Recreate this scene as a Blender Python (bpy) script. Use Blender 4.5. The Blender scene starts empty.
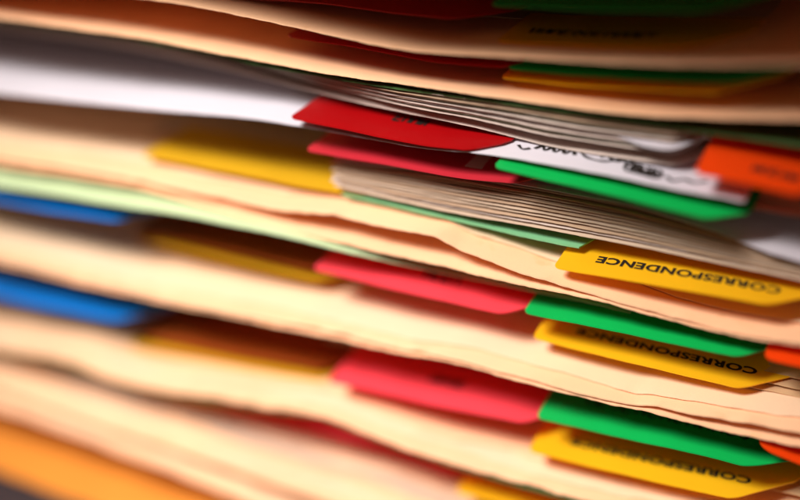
import math, random
import numpy as np

# ------------------------------------------------------------------ camera (mm)
YAW, PITCH, DIST, FPX = math.radians(26), math.radians(28), 300.0, 1150.0
_h = np.array([-math.sin(YAW), math.cos(YAW), 0.0])
CR = np.array([math.cos(YAW), math.sin(YAW), 0.0])
CF = math.cos(PITCH)*_h + np.array([0, 0, -math.sin(PITCH)])
CU = math.sin(PITCH)*_h + np.array([0, 0, math.cos(PITCH)])
CAM = -DIST*CF

def at(u, v, p):
    """Point of the stack seen at (u, v) of the 800x500 photograph that stands p mm proud of the stack's front face."""
    d = CF + CR*(u-400)/FPX - CU*(v-250)/FPX
    return CAM + d*((-p-CAM[1])/d[1])

def proj(P):
    q = np.asarray(P, float)-CAM
    return 400+FPX*(q@CR)/(q@CF), 250-FPX*(q@CU)/(q@CF), q@CF

X0, X1 = -215.0, 150.0
def pchip(xs, ys, x):
    xs, ys = np.asarray(xs, float), np.asarray(ys, float)
    n = len(xs)
    if n == 1: return np.full_like(x, ys[0])
    h = np.diff(xs); d = np.diff(ys)/h
    m = np.zeros(n)
    m[0], m[-1] = d[0], d[-1]
    for i in range(1, n-1):
        if d[i-1]*d[i] > 0:
            w1, w2 = 2*h[i]+h[i-1], h[i]+2*h[i-1]
            m[i] = (w1+w2)/(w1/d[i-1]+w2/d[i])
    k = np.clip(np.searchsorted(xs, x)-1, 0, n-2)
    t = (x-xs[k])/h[k]
    return ((2*t**3-3*t**2+1)*ys[k]+(t**3-2*t**2+t)*h[k]*m[k]+(-2*t**3+3*t**2)*ys[k+1]+(t**3-t**2)*h[k]*m[k+1])

class Edge:
    """Front edge of a sheet: height and protrusion along x."""
    def __init__(s, pts, p, smooth=2.5):
        if not isinstance(p, (list, tuple)): p = [p]*len(pts)
        P = [at(u, v, q) for (u, v), q in zip(pts, p)]
        xs = np.array([a[0] for a in P]); zs = np.array([a[2] for a in P]); ps = np.array(p, float)
        s.xa, s.xb = xs[0], xs[-1]
        s.gx = np.arange(X0-20, X1+21, 0.5)
        def ext(ys):
            y = pchip(xs, ys, np.clip(s.gx, xs[0], xs[-1]))
            if len(xs) > 1:
                L = 35.0
                j = 0
                sl = np.clip((ys[1]-ys[0])/(xs[1]-xs[0]), -.2, .2); sr = np.clip((ys[-1]-ys[-2])/(xs[-1]-xs[-2]), -.2, .2)
                dl = np.maximum(xs[0]-s.gx, 0); dr = np.maximum(s.gx-xs[-1], 0)
                y = y - sl*L*(1-np.exp(-dl/L)) + sr*L*(1-np.exp(-dr/L))
            r = max(1, int(smooth*3/0.5)); k = np.exp(-0.5*(np.arange(-r, r+1)*0.5/smooth)**2); k /= k.sum()
            return np.convolve(np.pad(y, r, mode='edge'), k, 'valid')
        s.gz = ext(zs); s.gp = pchip(xs, ps, np.clip(s.gx, xs[0], xs[-1]))
    def z(s, x): return np.interp(x, s.gx, s.gz)
    def p(s, x): return np.interp(x, s.gx, s.gp)
    def blend(s, o, t):
        e = Edge.__new__(Edge); e.gx = s.gx; e.xa, e.xb = s.xa, s.xb
        e.gz = s.gz*(1-t)+o.gz*t; e.gp = s.gp*(1-t)+o.gp*t
        return e
    def shift(s, dz, dp=0.0):
        e = Edge.__new__(Edge); e.gx = s.gx; e.xa, e.xb = s.xa, s.xb
        e.gz = s.gz+dz; e.gp = s.gp+dp
        return e

# ------------------------------------------------------------------ traced front edges (photo pixels) and protrusions
E = {}
E['t1'] = Edge([(0,-12),(163,0),(265,20),(401,48),(503,56),(590,61),(700,64),(800,63)], 17)
E['t2'] = Edge([(0,17),(136,37),(265,61),(350,76),(435,88),(535,102),(632,113),(720,118),(800,119)], [13]*6+[12,11,10])
E['dark_green'] = Edge([(0,21),(136,40),(170,46),(265,65),(350,80),(435,93),(535,107),(666,126),(800,145)], [11]*6+[11,8,6])
E['b1_low'] = Edge([(0,44),(140,66),(270,88),(400,112),(470,126),(560,148),(632,159),(700,169),(800,184)], 6.5)
E['white'] = Edge([(0,93),(136,108),(270,121),(300,126),(418,147),(480,153),(525,160),(605,174),(680,190),(735,199),(765,203),(800,209)], [13,13,13,13,14,15,15,15,15,15,12,8])
E['b2_top'] = Edge([(0,103),(145,126),(270,146),(340,160),(440,172),(516,184),(620,203),(700,226),(735,237),(800,256)], 7)
E['b2_low'] = Edge([(0,122),(145,147),(270,171),(340,187),(440,210),(560,232),(690,257),(800,280)], 8)
E['green_sheet'] = Edge([(0,127),(145,157),(350,196),(435,215),(535,238),(578,247),(700,266),(800,286)], 7)
E['m0a'] = Edge([(0,157),(136,180),(204,194),(265,207),(343,217),(384,226),(435,236),(455,247),(483,257),(535,277),(598,295),(666,315),(720,329),(800,343)], 14, 1.5)
E['m0b'] = Edge([(0,164),(136,187),(204,205),(265,222),(343,243),(435,264),(535,287),(598,299),(666,319),(720,332),(800,346)], 14)
E['pale_green'] = Edge([(0,186),(119,205),(204,219),(270,233),(345,250.5),(435,271),(535,292),(598,304),(666,324),(720,337),(800,351)], [19,19,19,18,14,8,4]+[4]*4)
E['m1a'] = Edge([(0,258),(136,292),(265,319),(316,328),(381,344),(469,362),(535,380),(590,395),(630,404),(642,404),(700,415),(800,432)], 17, 1.5)
E['m1b'] = Edge([(0,263),(136,296),(265,323),(316,334),(381,349),(469,366),(535,384),(590,399),(630,408),(642,409),(700,425),(760,438),(800,445)], 17)
E['m2'] = Edge([(0,350),(68,362),(119,381),(150,388),(211,397),(265,407),(326,417),(367,433),(442,460),(535,487),(600,503),(700,527),(800,550)], 16, 1.5)
E['dark_green_low'] = Edge([(0,352),(68,365),(119,384),(150,391),(211,400),(265,410),(326,419),(367,435),(442,463),(535,490.5),(600,507),(700,531),(800,554)], 15.5)
E['m3'] = Edge([(0,391),(68,415),(119,432),(170,449),(270,483),(330,503),(460,545),(800,640)], 17)
E['m4'] = Edge([(0,409),(68,433),(119,452),(170,471),(230,496),(330,540),(800,690)], 18)
E['gold'] = Edge([(0,471),(78,501),(200,545),(800,740)], 20)
TAB = {}
def tab(k, pts, p): TAB[k] = Edge(pts, p)
tab('red_a', [(200,-4),(333,4),(400,13),(452,19)], 9)
tab('green_a', [(490,4),(600,10),(700,11)], 9)
tab('yellow_a', [(496,41),(560,45),(683,48)], 9)
tab('red_b', [(285,36),(345,45),(430,60),(500,67)], 9)
tab('green_b', [(507,68),(600,76),(734,82)], 9)
tab('yellow_b', [(500,78),(530,81),(600,87),(720,92)], 9)
tab('orange_0', [(694,172),(740,182),(800,196)], 19)
tab('red_0', [(289,117),(350,130),(418,144),(469,150)], 16)
tab('pink_0', [(305,150),(400,166),(440,174),(516,183)], 12)
tab('green_0', [(493,167),(600,191),(710,218)], 18)
tab('yellow_0', [(141,155),(270,180),(335,191),(366,196)], 6)
tab('corr_1', [(553,267),(660,285),(768,305)], 14)
tab('blue_1', [(-60,188),(0,201),(114,221)], 16)
tab('amber_1', [(135,239),(200,254),(270,270),(318,281)], 4)
tab('pink_1', [(312,269),(400,290),(503,313)], 12)
tab('green_1', [(523,312),(570,321),(650,338),(740,357)], 13)
tab('orange_1', [(764,357),(800,366),(860,380)], 15)
tab('corr_2', [(532,338),(640,364),(741,388)], 9.3)
tab('blue_2', [(-80,280),(0,297),(116,321)], 11)
tab('amber_2', [(129,346),(200,359),(265,371),(321,380)], 2)
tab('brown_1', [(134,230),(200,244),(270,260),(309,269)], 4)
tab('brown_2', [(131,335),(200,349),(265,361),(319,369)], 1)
tab('pink_2', [(327,381),(420,401),(523,423)], 12)
tab('green_2', [(536,417),(640,441),(748,466)], 14)
tab('orange_2', [(757,446),(800,463),(860,484)], 17)
tab('corr_3', [(528,451),(630,475),(734,499)], 13)
tab('pink_3', [(215,405),(300,426),(380,449),(452,474)], 8)
tab('yellow_3', [(455,492),(520,508),(650,545)], 9)
# stacking order, top to bottom
ORDER = ['red_a','green_a','yellow_a','t1','red_b','green_b','yellow_b','t2','dark_green','orange_0','b1_low','red_0','white','green_0','pink_0','b2_top','b2_low','yellow_0','green_sheet','corr_1','m0a','m0b','pale_green','blue_1','orange_1','green_1','pink_1','brown_1','amber_1','corr_2','m1a','m1b','blue_2','orange_2','green_2','pink_2','brown_2','amber_2','corr_3','m2','dark_green_low','pink_3','yellow_3','m3','m4','gold']

# ------------------------------------------------------------------ scene, camera, light
import bpy, bmesh
S = bpy.context.scene
COL = S.collection
MM = 0.001
from mathutils import Matrix, Vector
cd = bpy.data.cameras.new('camera'); cam = bpy.data.objects.new('camera', cd); COL.objects.link(cam)
cam.matrix_world = Matrix(((CR[0], CU[0], -CF[0], CAM[0]*MM), (CR[1], CU[1], -CF[1], CAM[1]*MM), (CR[2], CU[2], -CF[2], CAM[2]*MM), (0, 0, 0, 1)))
cd.sensor_width = 36.0; cd.lens = FPX/800*36.0; cd.clip_start = 0.01; cd.clip_end = 50
_fp = at(652, 340, 9)
cd.dof.use_dof = True; cd.dof.focus_distance = float((_fp-CAM)@CF)*MM; cd.dof.aperture_fstop = 2.5; cd.dof.aperture_blades = 0
S.camera = cam
S.render.engine = 'CYCLES'
S.cycles.use_denoising = True
S.cycles.max_bounces = 10; S.cycles.diffuse_bounces = 8; S.cycles.glossy_bounces = 4
S.cycles.sample_clamp_indirect = 6.0
S.view_settings.view_transform = 'Standard'; S.view_settings.look = 'None'; S.view_settings.gamma = 1.0; S.view_settings.exposure = 0.0
w = bpy.data.worlds.new('World'); S.world = w; w.use_nodes = True
w.node_tree.nodes['Background'].inputs[0].default_value = (1.0, .50, .29, 1); w.node_tree.nodes['Background'].inputs[1].default_value = 0.17

def lamp(name, loc, target, watts, radius, size, blend, color):
    l = bpy.data.lights.new(name, 'SPOT'); l.energy = watts; l.shadow_soft_size = radius; l.spot_size = math.radians(size); l.spot_blend = blend; l.color = color
    o = bpy.data.objects.new(name, l); COL.objects.link(o)
    o.location = Vector(loc)*MM
    o.rotation_euler = (Vector(target)-Vector(loc)).to_track_quat('-Z', 'Y').to_euler()
    return o
lamp('desk_lamp_light', (-125, -345, 400), (-12, 0, -165), 28.5, 0.075, 50, 1.0, (1.0, .94, .88))

# ------------------------------------------------------------------ materials
def mat(name, col, rough=.6, var=.06, fibre=.25, scale=1.0, spec=.3, trans=0.0, coat=0.0, tcol=None, fleck=None):
    m = bpy.data.materials.new(name); m.use_nodes = True
    nt = m.node_tree; N = nt.nodes; L = nt.links
    b = N['Principled BSDF']; out = N['Material Output']
    tc = N.new('ShaderNodeTexCoord')
    mp = N.new('ShaderNodeMapping'); mp.inputs['Scale'].default_value = (1000*scale, 1000*scale, 1000*scale); L.new(tc.outputs['Object'], mp.inputs[0])
    n1 = N.new('ShaderNodeTexNoise'); n1.inputs['Scale'].default_value = .035; n1.inputs['Detail'].default_value = 5; L.new(mp.outputs[0], n1.inputs['Vector'])
    n2 = N.new('ShaderNodeTexNoise'); n2.inputs['Scale'].default_value = 2.2; n2.inputs['Detail'].default_value = 6; n2.inputs['Roughness'].default_value = .7; L.new(mp.outputs[0], n2.inputs['Vector'])
    r1 = N.new('ShaderNodeMapRange'); r1.inputs['From Min'].default_value = .3; r1.inputs['From Max'].default_value = .7; r1.inputs['To Min'].default_value = 1-var; r1.inputs['To Max'].default_value = 1+var; L.new(n1.outputs[0], r1.inputs[0])
    r2 = N.new('ShaderNodeMapRange'); r2.inputs['From Min'].default_value = .3; r2.inputs['From Max'].default_value = .7; r2.inputs['To Min'].default_value = 1-var*.7; r2.inputs['To Max'].default_value = 1+var*.7; L.new(n2.outputs[0], r2.inputs[0])
    mu = N.new('ShaderNodeMath'); mu.operation = 'MULTIPLY'; L.new(r1.outputs[0], mu.inputs[0]); L.new(r2.outputs[0], mu.inputs[1])
    vm = N.new('ShaderNodeVectorMath'); vm.operation = 'SCALE'; vm.inputs[0].default_value = col; L.new(mu.outputs[0], vm.inputs['Scale'])
    csock = vm.outputs[0]
    if fleck:
        n3 = N.new('ShaderNodeTexNoise'); n3.inputs['Scale'].default_value = .16; n3.inputs['Detail'].default_value = 3; L.new(mp.outputs[0], n3.inputs['Vector'])
        r3 = N.new('ShaderNodeMapRange'); r3.inputs['From Min'].default_value = .62; r3.inputs['From Max'].default_value = .74; r3.inputs['To Max'].default_value = .45; L.new(n3.outputs[0], r3.inputs[0])
        mx = N.new('ShaderNodeMix'); mx.data_type = 'RGBA'; L.new(r3.outputs[0], mx.inputs[0]); L.new(csock, mx.inputs[6]); mx.inputs[7].default_value = (*fleck, 1)
        csock = mx.outputs[2]
    L.new(csock, b.inputs['Base Color'])
    b.inputs['Roughness'].default_value = rough; b.inputs['Specular IOR Level'].default_value = spec
    if coat: b.inputs['Coat Weight'].default_value = coat; b.inputs['Coat Roughness'].default_value = .25
    bp = N.new('ShaderNodeBump'); bp.inputs['Strength'].default_value = fibre; bp.inputs['Distance'].default_value = .00008; L.new(n2.outputs[0], bp.inputs['Height']); L.new(bp.outputs[0], b.inputs['Normal'])
    if trans:
        t = N.new('ShaderNodeBsdfTranslucent'); t.inputs[0].default_value = (*(tcol or col), 1)
        ms = N.new('ShaderNodeMixShader'); ms.inputs[0].default_value = trans
        L.new(b.outputs[0], ms.inputs[1]); L.new(t.outputs[0], ms.inputs[2]); L.new(ms.outputs[0], out.inputs[0])
    return m
MAN = (.89, .545, .325)
M = dict(
    manila=mat('manila_card', MAN, .65, .06, .3, fleck=(.80, .44, .20)),
    manila_dark=mat('buff_card', (.62, .40, .22), .65, .06, .3),
    white=mat('white_paper', (.62, .60, .67), .7, .03, .2),
    mauve=mat('grey_paper', (.58, .48, .43), .75, .05, .2),
    cream=mat('cream_paper', (.56, .43, .325), .7, .05, .2),
    buff=mat('buff_paper', (.50, .35, .24), .75, .05, .2),
    pale=mat('pale_card', (.84, .60, .40), .7, .05, .25),
    blush=mat('blush_card', (.84, .47, .29), .7, .05, .25),
    sage=mat('sage_paper', (.40, .46, .36), .7, .04, .2),
    pale_green=mat('pale_green_card', (.46, .60, .36), .65, .05, .25),
    mint=mat('mint_card', (.17, .43, .22), .65, .05, .25),
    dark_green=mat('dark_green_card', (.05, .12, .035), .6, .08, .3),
    gold=mat('golden_card', (.74, .28, .04), .6, .05, .3),
    crimson=mat('crimson_tab', (.62, .03, .05), .45, .04, .1, trans=.22, coat=.15),
    red=mat('red_tab', (.42, .002, .004), .42, .04, .1, trans=.22, coat=.15),
    pink=mat('pink_tab', (.93, .085, .12), .45, .04, .1, trans=.35, coat=.15, tcol=(.95, .06, .04)),
    green=mat('green_tab', (.004, .46, .09), .45, .04, .1, trans=.1, coat=.15),
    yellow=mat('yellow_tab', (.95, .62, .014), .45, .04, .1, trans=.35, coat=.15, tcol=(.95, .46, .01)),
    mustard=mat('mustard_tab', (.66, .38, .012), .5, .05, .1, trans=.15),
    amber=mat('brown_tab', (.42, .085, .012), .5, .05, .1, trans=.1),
    orange=mat('orange_tab', (.95, .08, .004), .45, .04, .1, trans=.3, coat=.1),
    blue=mat('blue_tab', (.003, .19, .66), .45, .04, .1, coat=.15),
    ink=mat('black_ink', (.018, .014, .012), .5, .02, .05),
    table=mat('dark_tabletop', (.045, .036, .040), .45, .15, .2, scale=.3),
)

# ------------------------------------------------------------------ builders
def link(name, verts, faces, m, base, parent=None):
    me = bpy.data.meshes.new(name)
    b = np.asarray(base, float)
    me.from_pydata([tuple((np.asarray(v)-b)*MM) for v in verts], [], faces); me.update()
    bm = bmesh.new(); bm.from_mesh(me); bmesh.ops.recalc_face_normals(bm, faces=bm.faces); bm.to_mesh(me); bm.free()
    me.materials.append(m)
    o = bpy.data.objects.new(name, me); COL.objects.link(o)
    if parent is None: o.location = Vector(b)*MM
    else: o.parent = parent
    return o
def thing(name, label, cat, base, group=None):
    o = bpy.data.objects.new(name, None); o.empty_display_size = .01; COL.objects.link(o); o.location = Vector(base)*MM
    return tag(o, label, cat, group)
def tag(o, label, cat, group=None):
    o['label'] = label; o['category'] = cat
    if group: o['group'] = group
    return o

def wave(seed):
    r = random.Random(seed); k = [(r.uniform(.5, 1), 2*math.pi/L*r.uniform(.8, 1.25), r.uniform(0, 6.28)) for L in (70, 31, 13, 6, 2.6, 1.2)]
    return lambda x, amps: sum(a*c[0]*np.sin(c[1]*x+c[2]) for a, c in zip(amps, k))

def strip(rows, thick):
    """Closed thin solid from rows of points (list of (n,3) arrays), thick mm downwards."""
    nr, n = len(rows), len(rows[0]); V = []; F = []
    for dz in (0, -thick):
        for r in rows:
            for p in r: V.append((p[0], p[1], p[2]+dz))
    def i(s, a, b): return s*nr*n+a*n+b
    for s in (0, 1):
        for a in range(nr-1):
            for b in range(n-1): F.append((i(s, a, b), i(s, a, b+1), i(s, a+1, b+1), i(s, a+1, b)))
    for b in range(n-1):
        F.append((i(0, 0, b), i(1, 0, b), i(1, 0, b+1), i(0, 0, b+1))); F.append((i(0, nr-1, b), i(0, nr-1, b+1), i(1, nr-1, b+1), i(1, nr-1, b)))
    for a in range(nr-1):
        F.append((i(0, a, 0), i(0, a+1, 0), i(1, a+1, 0), i(1, a, 0))); F.append((i(0, a, n-1), i(1, a, n-1), i(1, a+1, n-1), i(0, a+1, n-1)))
    return V, F

def sheet_rows(e, seed, xa=X0, xb=X1, back=150, rough=.10, torn=0.0, cockle=.12, step=1.2, wob=1.0):
    n = int((xb-xa)/step)+1
    x = np.linspace(xa, xb, n); w1, w2, w3 = wave(seed), wave(seed+501), wave(seed+907)
    e.top = lambda x, q: float(e.z(x)+cockle*np.sin(q*.16+seed)*w2(x, (.5, .5, .3, .1, 0, 0))*min(1, q/6))
    yf = -e.p(x)+wob*w1(x, (.25, .2, .12, rough, rough*.8, rough*.6))
    z = e.z(x)
    rows = []
    for q in (0, .35, 1.0, 2.5, 5, 9, 15, 25, 45, 90, back):
        f = math.exp(-q/1.6)
        zz = z+cockle*np.sin(q*.16+seed)*w2(x, (.5, .5, .3, .1, 0, 0))*min(1, q/6)
        zz = zz+torn*f*w3(x, (.0, .6, .6, .35, .12, .06))*np.clip(w1(x, (.9, .9, .5, 0, 0, 0)), 0, 1)
        rows.append(np.stack([x, yf+q if q < back else np.full_like(x, back-10), zz], 1))
    return rows

def sheet(name, e, m, seed, thick=.3, parent=None, base=None, **k):
    V, F = strip(sheet_rows(e, seed, **k), thick)
    return link(name, V, F, m, base if base is not None else (0, 0, float(e.z(0.0))), parent)

def folder(label, front, back, m, seed, torn=(0, 0)):
    zt = float((front or back).z(0.0)); zb = float(back.z(0.0)) if back else zt-1
    base = (0, 0, zb)
    t = thing('manila_folder', label, 'folder', base, 'folders of the stack')
    if front: sheet('front_cover', front, m, seed, .34, t, base, torn=torn[0])
    if back: sheet('back_cover', back, m, seed+1, .34, t, base, torn=torn[1])
    if front and back:
        x = np.linspace(X0, X1, 60); rows = []
        for a in np.linspace(0, math.pi, 9):
            c, s_ = math.cos(a), math.sin(a); mid = (front.z(x)+back.z(x))/2; hh = (front.z(x)-back.z(x))/2
            rows.append(np.stack([x, np.full_like(x, 140.4)+3*s_, mid+hh*c], 1))
        V, F = strip(rows, .3); link('spine', V, F, m, base, t)
    return t

def tab_shape(e, seed, depth=24, slant=.85, lslant=.03, rad=2.0, run=14):
    xa, xb = e.xa, e.xb
    qs = [0, .12, .3, .6, 1.0, 1.5, 2.0, 3, 4.5, 6.5, 9, 12, 16, 20, depth]
    rows = []; n = 60; ww = wave(seed)
    e.top = lambda x, q: float(e.z(x)+ww(x+q, (.1, .06, .02, 0, 0, 0)))
    for q in qs:
        cut = rad-math.sqrt(max(0, rad*rad-max(0, rad-q)**2)) if q < rad else 0
        l = xa-lslant*q+cut; r = xb+slant*min(q, run)+cut*-.8
        x = np.linspace(l, r, n)
        rows.append(np.stack([x, -e.p(x)+q+ww(x, (.12, .06, .03, .02, .015, .01)), e.z(x)+ww(x+q, (.1, .06, .02, 0, 0, 0))], 1))
    return rows

def divider(key, m, label, seed, cat='index divider', depth=24, slant=.85, sheet_mat=None, thick=.32, name='index_divider', **k):
    e = TAB[key]
    base = (float((e.xa+e.xb)/2), 0, float(e.z((e.xa+e.xb)/2)))
    t = thing(name, label, cat, base, 'tabbed index dividers')
    V, F = strip(tab_shape(e, seed, depth, slant, **k), thick); tb = link('tab', V, F, m, base, t)
    b = e.shift(-thick-.02, 0)
    b.gp = e.gp-depth+4
    V, F = strip(sheet_rows(b, seed, e.xa-12, e.xb+22, 75, step=2.0), .2); link('sheet', V, F, sheet_mat or M['cream'], base, t)
    t['edge'] = key
    return t, tb, base

def solve_x(e, q, u):
    lo, hi = X0, X1
    for _ in range(50):
        mid = (lo+hi)/2
        if proj((mid, float(-e.p(mid))+q, float(e.z(mid))))[0] < u: lo = mid
        else: hi = mid
    return lo

def flat_text(body):
    c = bpy.data.curves.new('txt', 'FONT'); c.body = body; c.size = 1.0; c.resolution_u = 3; c.offset = .04; c.space_character = 1.06
    o = bpy.data.objects.new('txt', c); COL.objects.link(o)
    dg = bpy.context.evaluated_depsgraph_get(); me = bpy.data.meshes.new_from_object(o.evaluated_get(dg))
    V = np.array([v.co[:2] for v in me.vertices]); F = [tuple(p.vertices) for p in me.polygons]
    bpy.data.objects.remove(o); bpy.data.meshes.remove(me); bpy.data.curves.remove(c)
    return V, F

def print_on(e, tb, base, word, uL, uR, q0, cap, name='printed_word'):
    """Word lying on a tab, upside down as seen from the front; q0 = how far behind the front edge its middle lies."""
    V, F = flat_text(word)
    x0, x1 = V[:, 0].min(), V[:, 0].max(); y0, y1 = V[:, 1].min(), V[:, 1].max()
    xl, xr = solve_x(e, q0, uL), solve_x(e, q0, uR)
    P = []
    for a, b in V:
        x = xr-(a-x0)/(x1-x0)*(xr-xl); q = q0-cap*((b-y0)/(y1-y0)-.5)
        P.append((x, float(-e.p(x))+q, e.top(x, q)+.07))
    return link(name, P, F, M['ink'], base, tb)

def strokes_on(e, parent, base, lines, name, width=.45, lift=.16):
    """Pen strokes: polylines of photo pixels projected on a sheet's top (q behind its front edge is solved from the pixel's height)."""
    V = []; F = []
    for pts in lines:
        P = np.array(pts, float)
        t = np.arange(len(P)); tt = np.linspace(0, len(P)-1, (len(P)-1)*6+1)
        P = np.stack([pchip_soft(t, P[:, 0], tt), pchip_soft(t, P[:, 1], tt)], 1)
        d = np.gradient(P, axis=0); d /= np.maximum(np.linalg.norm(d, axis=1), 1e-6)[:, None]; nrm = np.stack([-d[:, 1], d[:, 0]], 1)
        k0 = len(V)
        for i, (p, nn) in enumerate(zip(P, nrm)):
            wd = width*(.8+.2*math.sin(i*.23+p[0]))
            for sgn in (-1, 1):
                x, q = p+nn*sgn*wd/2
                V.append((x, float(-e.p(x))+q, e.top(x, q)+lift))
        for i in range(len(P)-1): F.append((k0+2*i, k0+2*i+1, k0+2*i+3, k0+2*i+2))
    return link(name, V, F, M['ink'], base, parent)
def pchip_soft(t, y, tt):
    out = np.zeros_like(tt); n = len(y)
    for j, a in enumerate(tt):
        i = min(int(a), n-2); f = a-i
        p0, p1, p2, p3 = y[max(i-1, 0)], y[i], y[i+1], y[min(i+2, n-1)]
        out[j] = .5*(2*p1+(p2-p0)*f+(2*p0-5*p1+4*p2-p3)*f*f+(3*p1-p0-3*p2+p3)*f**3)
    return out
def scribble(e, uL, uR, q0, cap, n, seed):
    """An unreadable run of letter-like marks."""
    r = random.Random(seed); xl, xr = solve_x(e, q0, uL), solve_x(e, q0, uR); out = []
    for i in range(n):
        cx = xl+(xr-xl)*(i+.5)/n; hw = (xr-xl)/n*.34; h = cap/2
        k = r.choice('onuv')
        if k == 'o': out.append([(cx+hw*math.cos(a), q0+h*math.sin(a)) for a in np.linspace(0, 6.28, 9)])
        elif k == 'n': out += [[(cx-hw, q0+h), (cx-hw, q0), (cx-hw, q0-h)], [(cx-hw, q0-h), (cx, q0), (cx+hw, q0+h)], [(cx+hw, q0+h), (cx+hw, q0), (cx+hw, q0-h)]]
        elif k == 'u': out += [[(cx-hw, q0-h), (cx-hw, q0+h*.5), (cx, q0+h), (cx+hw, q0+h*.5), (cx+hw, q0-h)]]
        else: out += [[(cx+hw, q0-h), (cx-hw, q0-h), (cx-hw, q0), (cx-hw, q0+h), (cx+hw, q0+h)], [(cx-hw, q0), (cx+hw*.7, q0)]]
    return out

# ------------------------------------------------------------------ table
zt = float((E['gold'].gz-1.2).min())-1.4
tv = [(-700, -45, zt), (600, -45, zt), (600, 700, zt), (-700, 700, zt)]
def table():
    x = np.linspace(-900, 700, 9); rows = []
    for y in (-420, -419, -415, -200, 0, 300, 600):
        rows.append(np.stack([x, np.full_like(x, y), np.full_like(x, zt-(0.8 if y == -420 else 0))], 1))
    V, F = strip(rows, 25); o = link('tabletop', V, F, M['table'], (0, 0, zt)); o['kind'] = 'structure'; o.name = 'tabletop'
table()

# ------------------------------------------------------------------ folders
folder('brown manila folder topmost of the stack with a smooth shaded edge', E['t1'].shift(23, 20), E['t1'], M['manila'], 11)  # front cover added out of view, jutting forward to shade the top layers
folder('orange brown manila folder directly above the dark green sheet', E['t1'].shift(-.9, -2.5), E['t2'], M['manila'], 21)
folder('manila folder whose wavy edge runs just under the clear yellow printed tab', E['dark_green'].shift(-.9, -4), E['m0a'], M['manila'], 31, (0, .35))
folder('manila folder holding the upper blue, pink and green tabs', E['m0b'], E['m1a'], M['manila'], 41, (.06, .4))
folder('manila folder holding the lower blue, pink and green tabs', E['m1b'], E['m2'], M['manila'], 51, (.06, .5))
folder('bright cream manila folder below the lowest pink tab', E['dark_green_low'].shift(-.9, -5), E['m3'], M['manila'], 61, (0, .1))
folder('pale manila folder resting just above the golden folder', E['m4'], E['m4'].shift(-9, -16), M['manila'], 71, (.1, 0))
g = thing('golden_folder', 'golden orange folder at the very bottom of the stack on the dark table', 'folder', (0, 0, zt), 'folders of the stack')
sheet('front_cover', E['gold'], M['gold'], 81, .5, g, (0, 0, zt))
sheet('back_cover', E['gold'].shift(-.8, -2), M['gold'], 82, .4, g, (0, 0, zt))

# ------------------------------------------------------------------ loose sheets
def loose(name, e, m, label, seed, cat='sheet', group=None, thick=.14, **k):
    k.setdefault('wob', .55)
    return tag(sheet(name, e, m, seed, thick, **k), label, cat, group)
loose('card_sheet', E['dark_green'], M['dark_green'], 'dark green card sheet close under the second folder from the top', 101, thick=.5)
E['green_sheet'].gp = E['green_sheet'].gp-20*np.clip((E['green_sheet'].gx-50)/6, 0, 1)
loose('card_sheet', E['green_sheet'], M['mint'], 'mint green card sheet ending behind the clear yellow printed tab', 102, thick=.4, xa=-13)
loose('card_sheet', E['pale_green'], M['pale_green'], 'pale green card sheet above the upper blue tab', 103, thick=.4)
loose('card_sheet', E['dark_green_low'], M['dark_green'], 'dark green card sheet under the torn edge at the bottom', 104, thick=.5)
recess = lambda x: 24*np.clip((x-68)/16, 0, 1)**2*(3-2*np.clip((x-68)/16, 0, 1))
bump = lambda x: np.exp(-((x-68)/9)**4)
E['b1_low'] = E['b1_low'].shift(0); far = lambda x: 12*np.clip((15-x)/120, 0, 1)**2*(3-2*np.clip((15-x)/120, 0, 1))
E['b1_low'].gp = E['b1_low'].gp-recess(E['b1_low'].gx)-far(E['b1_low'].gx)
up = [(.04+.058*k, 'white' if k == 7 else 'sage' if k in (4, 10) else 'buff' if k in (2, 6) else 'mauve') for k in range(12)]
for i, (t, mk) in enumerate(up):
    e = E['dark_green'].blend(E['b1_low'], t); e.gp = e.gp-.5*math.sin(i*2.1)-recess(e.gx)-far(e.gx)*(1-.5*(i == 3))+(4*bump(e.gx) if mk == 'white' else 0)
    loose('paper_sheet', e, M[mk], 'thin greyish paper sheet of the upper bundle, between dark green card and red tab', 110+i, 'paper', 'paper bundle above the red tab')
loose('paper_sheet', E['b1_low'], M['mauve'], 'greyish paper sheet lowest of the upper bundle, above the handwriting', 120, 'paper', 'paper bundle above the red tab')
lo = [(k/11, mk) for k, mk in enumerate(('white', 'cream', 'buff', 'cream', 'buff', 'cream', 'buff', 'cream', 'cream', 'buff', 'mauve', 'cream'))]
for i, (t, mk) in enumerate(lo):
    e = E['b2_top'].blend(E['b2_low'], t); e.gp = e.gp-.8*abs(math.sin(i*1.7))+(2.5*np.clip((e.gx-80)/12, 0, 1) if i == 0 else 0)
    loose('paper_sheet', e, M[mk], 'buff grey paper sheet of the lower bundle, under the sharp green tab' if i else 'pale paper sheet topmost of the bundle under the sharp green tab', 130+i, 'paper', 'paper bundle above the printed tab', xa=-15+1.5*math.sin(i*2.3))
# thin papers lying on the folders' back covers, a little behind their front edges
def lying(on, count, where, seed, p0, step, cover='manila'):
    for i in range(count):
        e = E[on].shift(.55+.75*i); w1 = wave(seed+i*3)
        e.gp = e.gp-p0-step*i+w1(e.gx, (1.2, .7, .25, 0, 0, 0))+(e.gx+20)*random.Random(seed+i).uniform(-.012, .012)
        loose('paper_sheet', e, M[('pale', 'manila', 'cream', 'pale', 'blush')[(i+seed) % 5]], 'thin cream paper sheet lying on the '+where, seed+i, 'paper', 'papers on the '+where, torn=.2, wob=.8)
lying('m0a', 1, 'folder with the wavy edge', 300, 9, 4.5)
lying('m1a', 1, 'folder that holds the upper pink tab', 310, 5, 4)
lying('m2', 2, 'folder that holds the lower pink tab', 320, 4.5, 4)
lying('m3', 5, 'bright folder below the lowest pink tab', 330, 4, 3.6)
lying('m4', 4, 'pale folder above the golden one', 340, 3.2, 3.2)
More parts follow.
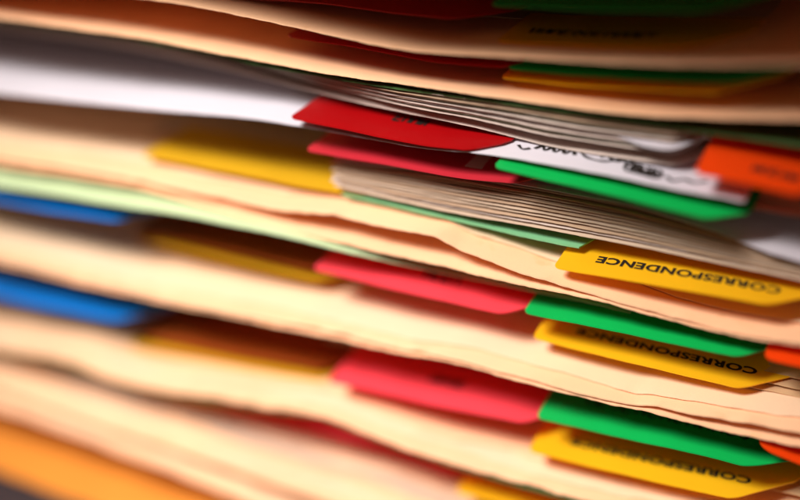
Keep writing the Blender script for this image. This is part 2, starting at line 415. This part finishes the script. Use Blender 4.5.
for i, (pts, q) in enumerate([([(690,357),(775,373),(800,379)], 0), ([(690,366),(768,382),(800,389)], 2.5), ([(690,373),(759,389),(800,397)], 4.3)]):
    e = Edge(pts, q); sheet_x = solve_x(e, 0, 715)
    loose('paper_sheet', e, M['manila_dark'], 'thin buff paper corner beside the shaded yellow printed tab', 150+i, 'paper', 'paper corners beside the middle printed tab', xa=sheet_x, xb=X1)
for i, (pts, q) in enumerate([([(690,463),(760,478),(800,487)], -1), ([(690,470),(760,486),(800,496)], 2)]):
    e = Edge(pts, q); sheet_x = solve_x(e, 0, 715)
    loose('paper_sheet', e, M['manila_dark'], 'thin buff paper corner beside the lowest yellow printed tab', 160+i, 'paper', 'paper corners beside the lowest printed tab', xa=sheet_x, xb=X1)
wo = loose('paper_sheet', E['white'], M['white'], 'white paper sheet with black handwriting upside down above the sharp green tab', 170, 'paper', thick=.2, xb=solve_x(E['white'], 0, 745))
loose('paper_sheet', Edge([(500,172),(600,189),(740,207),(800,217)], 6), M['mauve'], 'mauve grey paper sheet beyond the right end of the sharp green tab', 171, 'paper', xa=20)
eW = E['white']; wb = (0, 0, float(eW.z(0.0)))
r = random.Random(5); L = []
def wx(u, q): return solve_x(eW, q, u)
# an illegible cursive scrawl along the sheet, denser at its right end
L.append([(wx(516, 6), 7.5), (wx(523, 6), 5.6), (wx(529, 6), 6.8)])
L.append([(wx(536+i*5, 8), 8+(1.2 if i % 2 else -1.0)) for i in range(9)])
L.append([(wx(u, 7), q) for u, q in ((578, 9), (586, 7), (596, 6.2), (606, 6.4), (614, 7.6), (621, 8.6), (628, 6.6))])
L.append([(wx(600+i*4.5, 8), 8.2+1.0*math.sin(i*1.3)) for i in range(8)])
for k in range(5):
    c = 630+k*6.5; L.append([(wx(c+5.0*math.cos(a), 5.5), 5.9+2.3*math.sin(a)-.15*k) for a in np.linspace(k, k+5.8, 9)])
L.append([(wx(u, 5), q) for u, q in ((630, 3.6), (638, 5.6), (646, 3.4), (653, 5.8), (660, 3.8))])
L.append([(wx(u, 5), q) for u, q in ((666, 5.2), (674, 3.6), (684, 5.4), (694, 4.6), (706, 6.4))])
strokes_on(eW, wo, wb, L, 'handwriting', 1.0)

# ------------------------------------------------------------------ tabbed dividers
def D(key, mk, label, seed, **k): return divider(key, M[mk], label, seed, **k)
D('red_a', 'red', 'index divider with dark red tab in the topmost folder', 201)
D('green_a', 'green', 'index divider with dark green tab at the top edge', 202)
t, tb, b = D('yellow_a', 'yellow', 'index divider with shaded amber tab above the topmost folder edge', 203)
strokes_on(TAB['yellow_a'], tb, b, scribble(TAB['yellow_a'], 530, 660, 9, 3.6, 12, 3), 'faint_print', .6)
D('red_b', 'red', 'index divider with narrow dark red tab in the second folder', 204)
D('green_b', 'green', 'index divider with dark green tab above a thin yellow tab', 205)
D('yellow_b', 'yellow', 'index divider with thin yellow tab under the dark green tab', 206)
t, tb, b = D('orange_0', 'orange', 'index divider with big orange tab right of the handwriting', 207, slant=.3)
strokes_on(TAB['orange_0'], tb, b, scribble(TAB['orange_0'], 752, 800, 8, 3.2, 5, 8), 'faint_print', .6)
t, tb, b = D('red_0', 'red', 'index divider with deep red tab lying on the white sheet', 208, run=8)
strokes_on(TAB['red_0'], tb, b, scribble(TAB['red_0'], 395, 428, 12, 3.4, 4, 12), 'faint_print', .9)
D('green_0', 'green', 'index divider with sharp green tab under the handwritten white sheet', 209, slant=1.0, run=7, depth=20)
D('pink_0', 'crimson', 'index divider with crimson tab left of the sharp green tab', 210)
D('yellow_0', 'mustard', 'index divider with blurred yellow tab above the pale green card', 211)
t, tb, b = D('corr_1', 'yellow', 'index divider with bright yellow tab clearly printed CORRESPONDENCE, highest of three', 212, slant=1.0)
print_on(TAB['corr_1'], tb, b, 'CORRESPONDENCE', 597, 781, 7.2, 3.5)
D('blue_1', 'blue', 'index divider with thin blue tab under the pale green card', 221)
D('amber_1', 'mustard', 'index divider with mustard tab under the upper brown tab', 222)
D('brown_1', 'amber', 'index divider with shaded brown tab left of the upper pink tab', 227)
t, tb, b = D('pink_1', 'pink', 'index divider with upper pink tab beside the upper bright green tab', 223)
strokes_on(TAB['pink_1'], tb, b, scribble(TAB['pink_1'], 424, 461, 10, 3.2, 4, 21), 'faint_print', .8)
t, tb, b = D('green_1', 'green', 'index divider with bright green tab beside the upper pink tab', 224)
D('orange_1', 'orange', 'index divider with orange tab at the end of the upper bright green tab', 225)
t, tb, b = D('corr_2', 'yellow', 'index divider with shaded yellow CORRESPONDENCE tab, middle of three', 226, slant=1.0)
print_on(TAB['corr_2'], tb, b, 'CORRESPONDENCE', 577, 757, 8.0, 3.0)
D('blue_2', 'blue', 'index divider with large blurred blue tab, lower of two', 231)
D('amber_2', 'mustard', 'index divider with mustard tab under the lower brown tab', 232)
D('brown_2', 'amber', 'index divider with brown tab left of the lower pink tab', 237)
t, tb, b = D('pink_2', 'pink', 'index divider with lower pink tab beside the lower green tab', 233)
strokes_on(TAB['pink_2'], tb, b, scribble(TAB['pink_2'], 430, 466, 11, 3.2, 4, 22), 'faint_print', .8)
t, tb, b = D('green_2', 'green', 'index divider with bright green tab beside the lower pink tab', 234, slant=1.4)
strokes_on(TAB['green_2'], tb, b, scribble(TAB['green_2'], 585, 752, 12, 3.6, 13, 31), 'faint_print', .7)
D('orange_2', 'orange', 'index divider with rounded orange tab at the end of the lower green tab', 235, rad=3.5)
t, tb, b = D('corr_3', 'yellow', 'index divider with yellow CORRESPONDENCE tab, lowest of three', 236, slant=1.0)
print_on(TAB['corr_3'], tb, b, 'CORRESPONDENCE', 571, 751, 8.0, 3.0)
D('pink_3', 'pink', 'index divider with shaded pink tab under the torn edge, lowest pink', 241)
D('yellow_3', 'yellow', 'index divider with yellow tab corner at the bottom edge', 242)
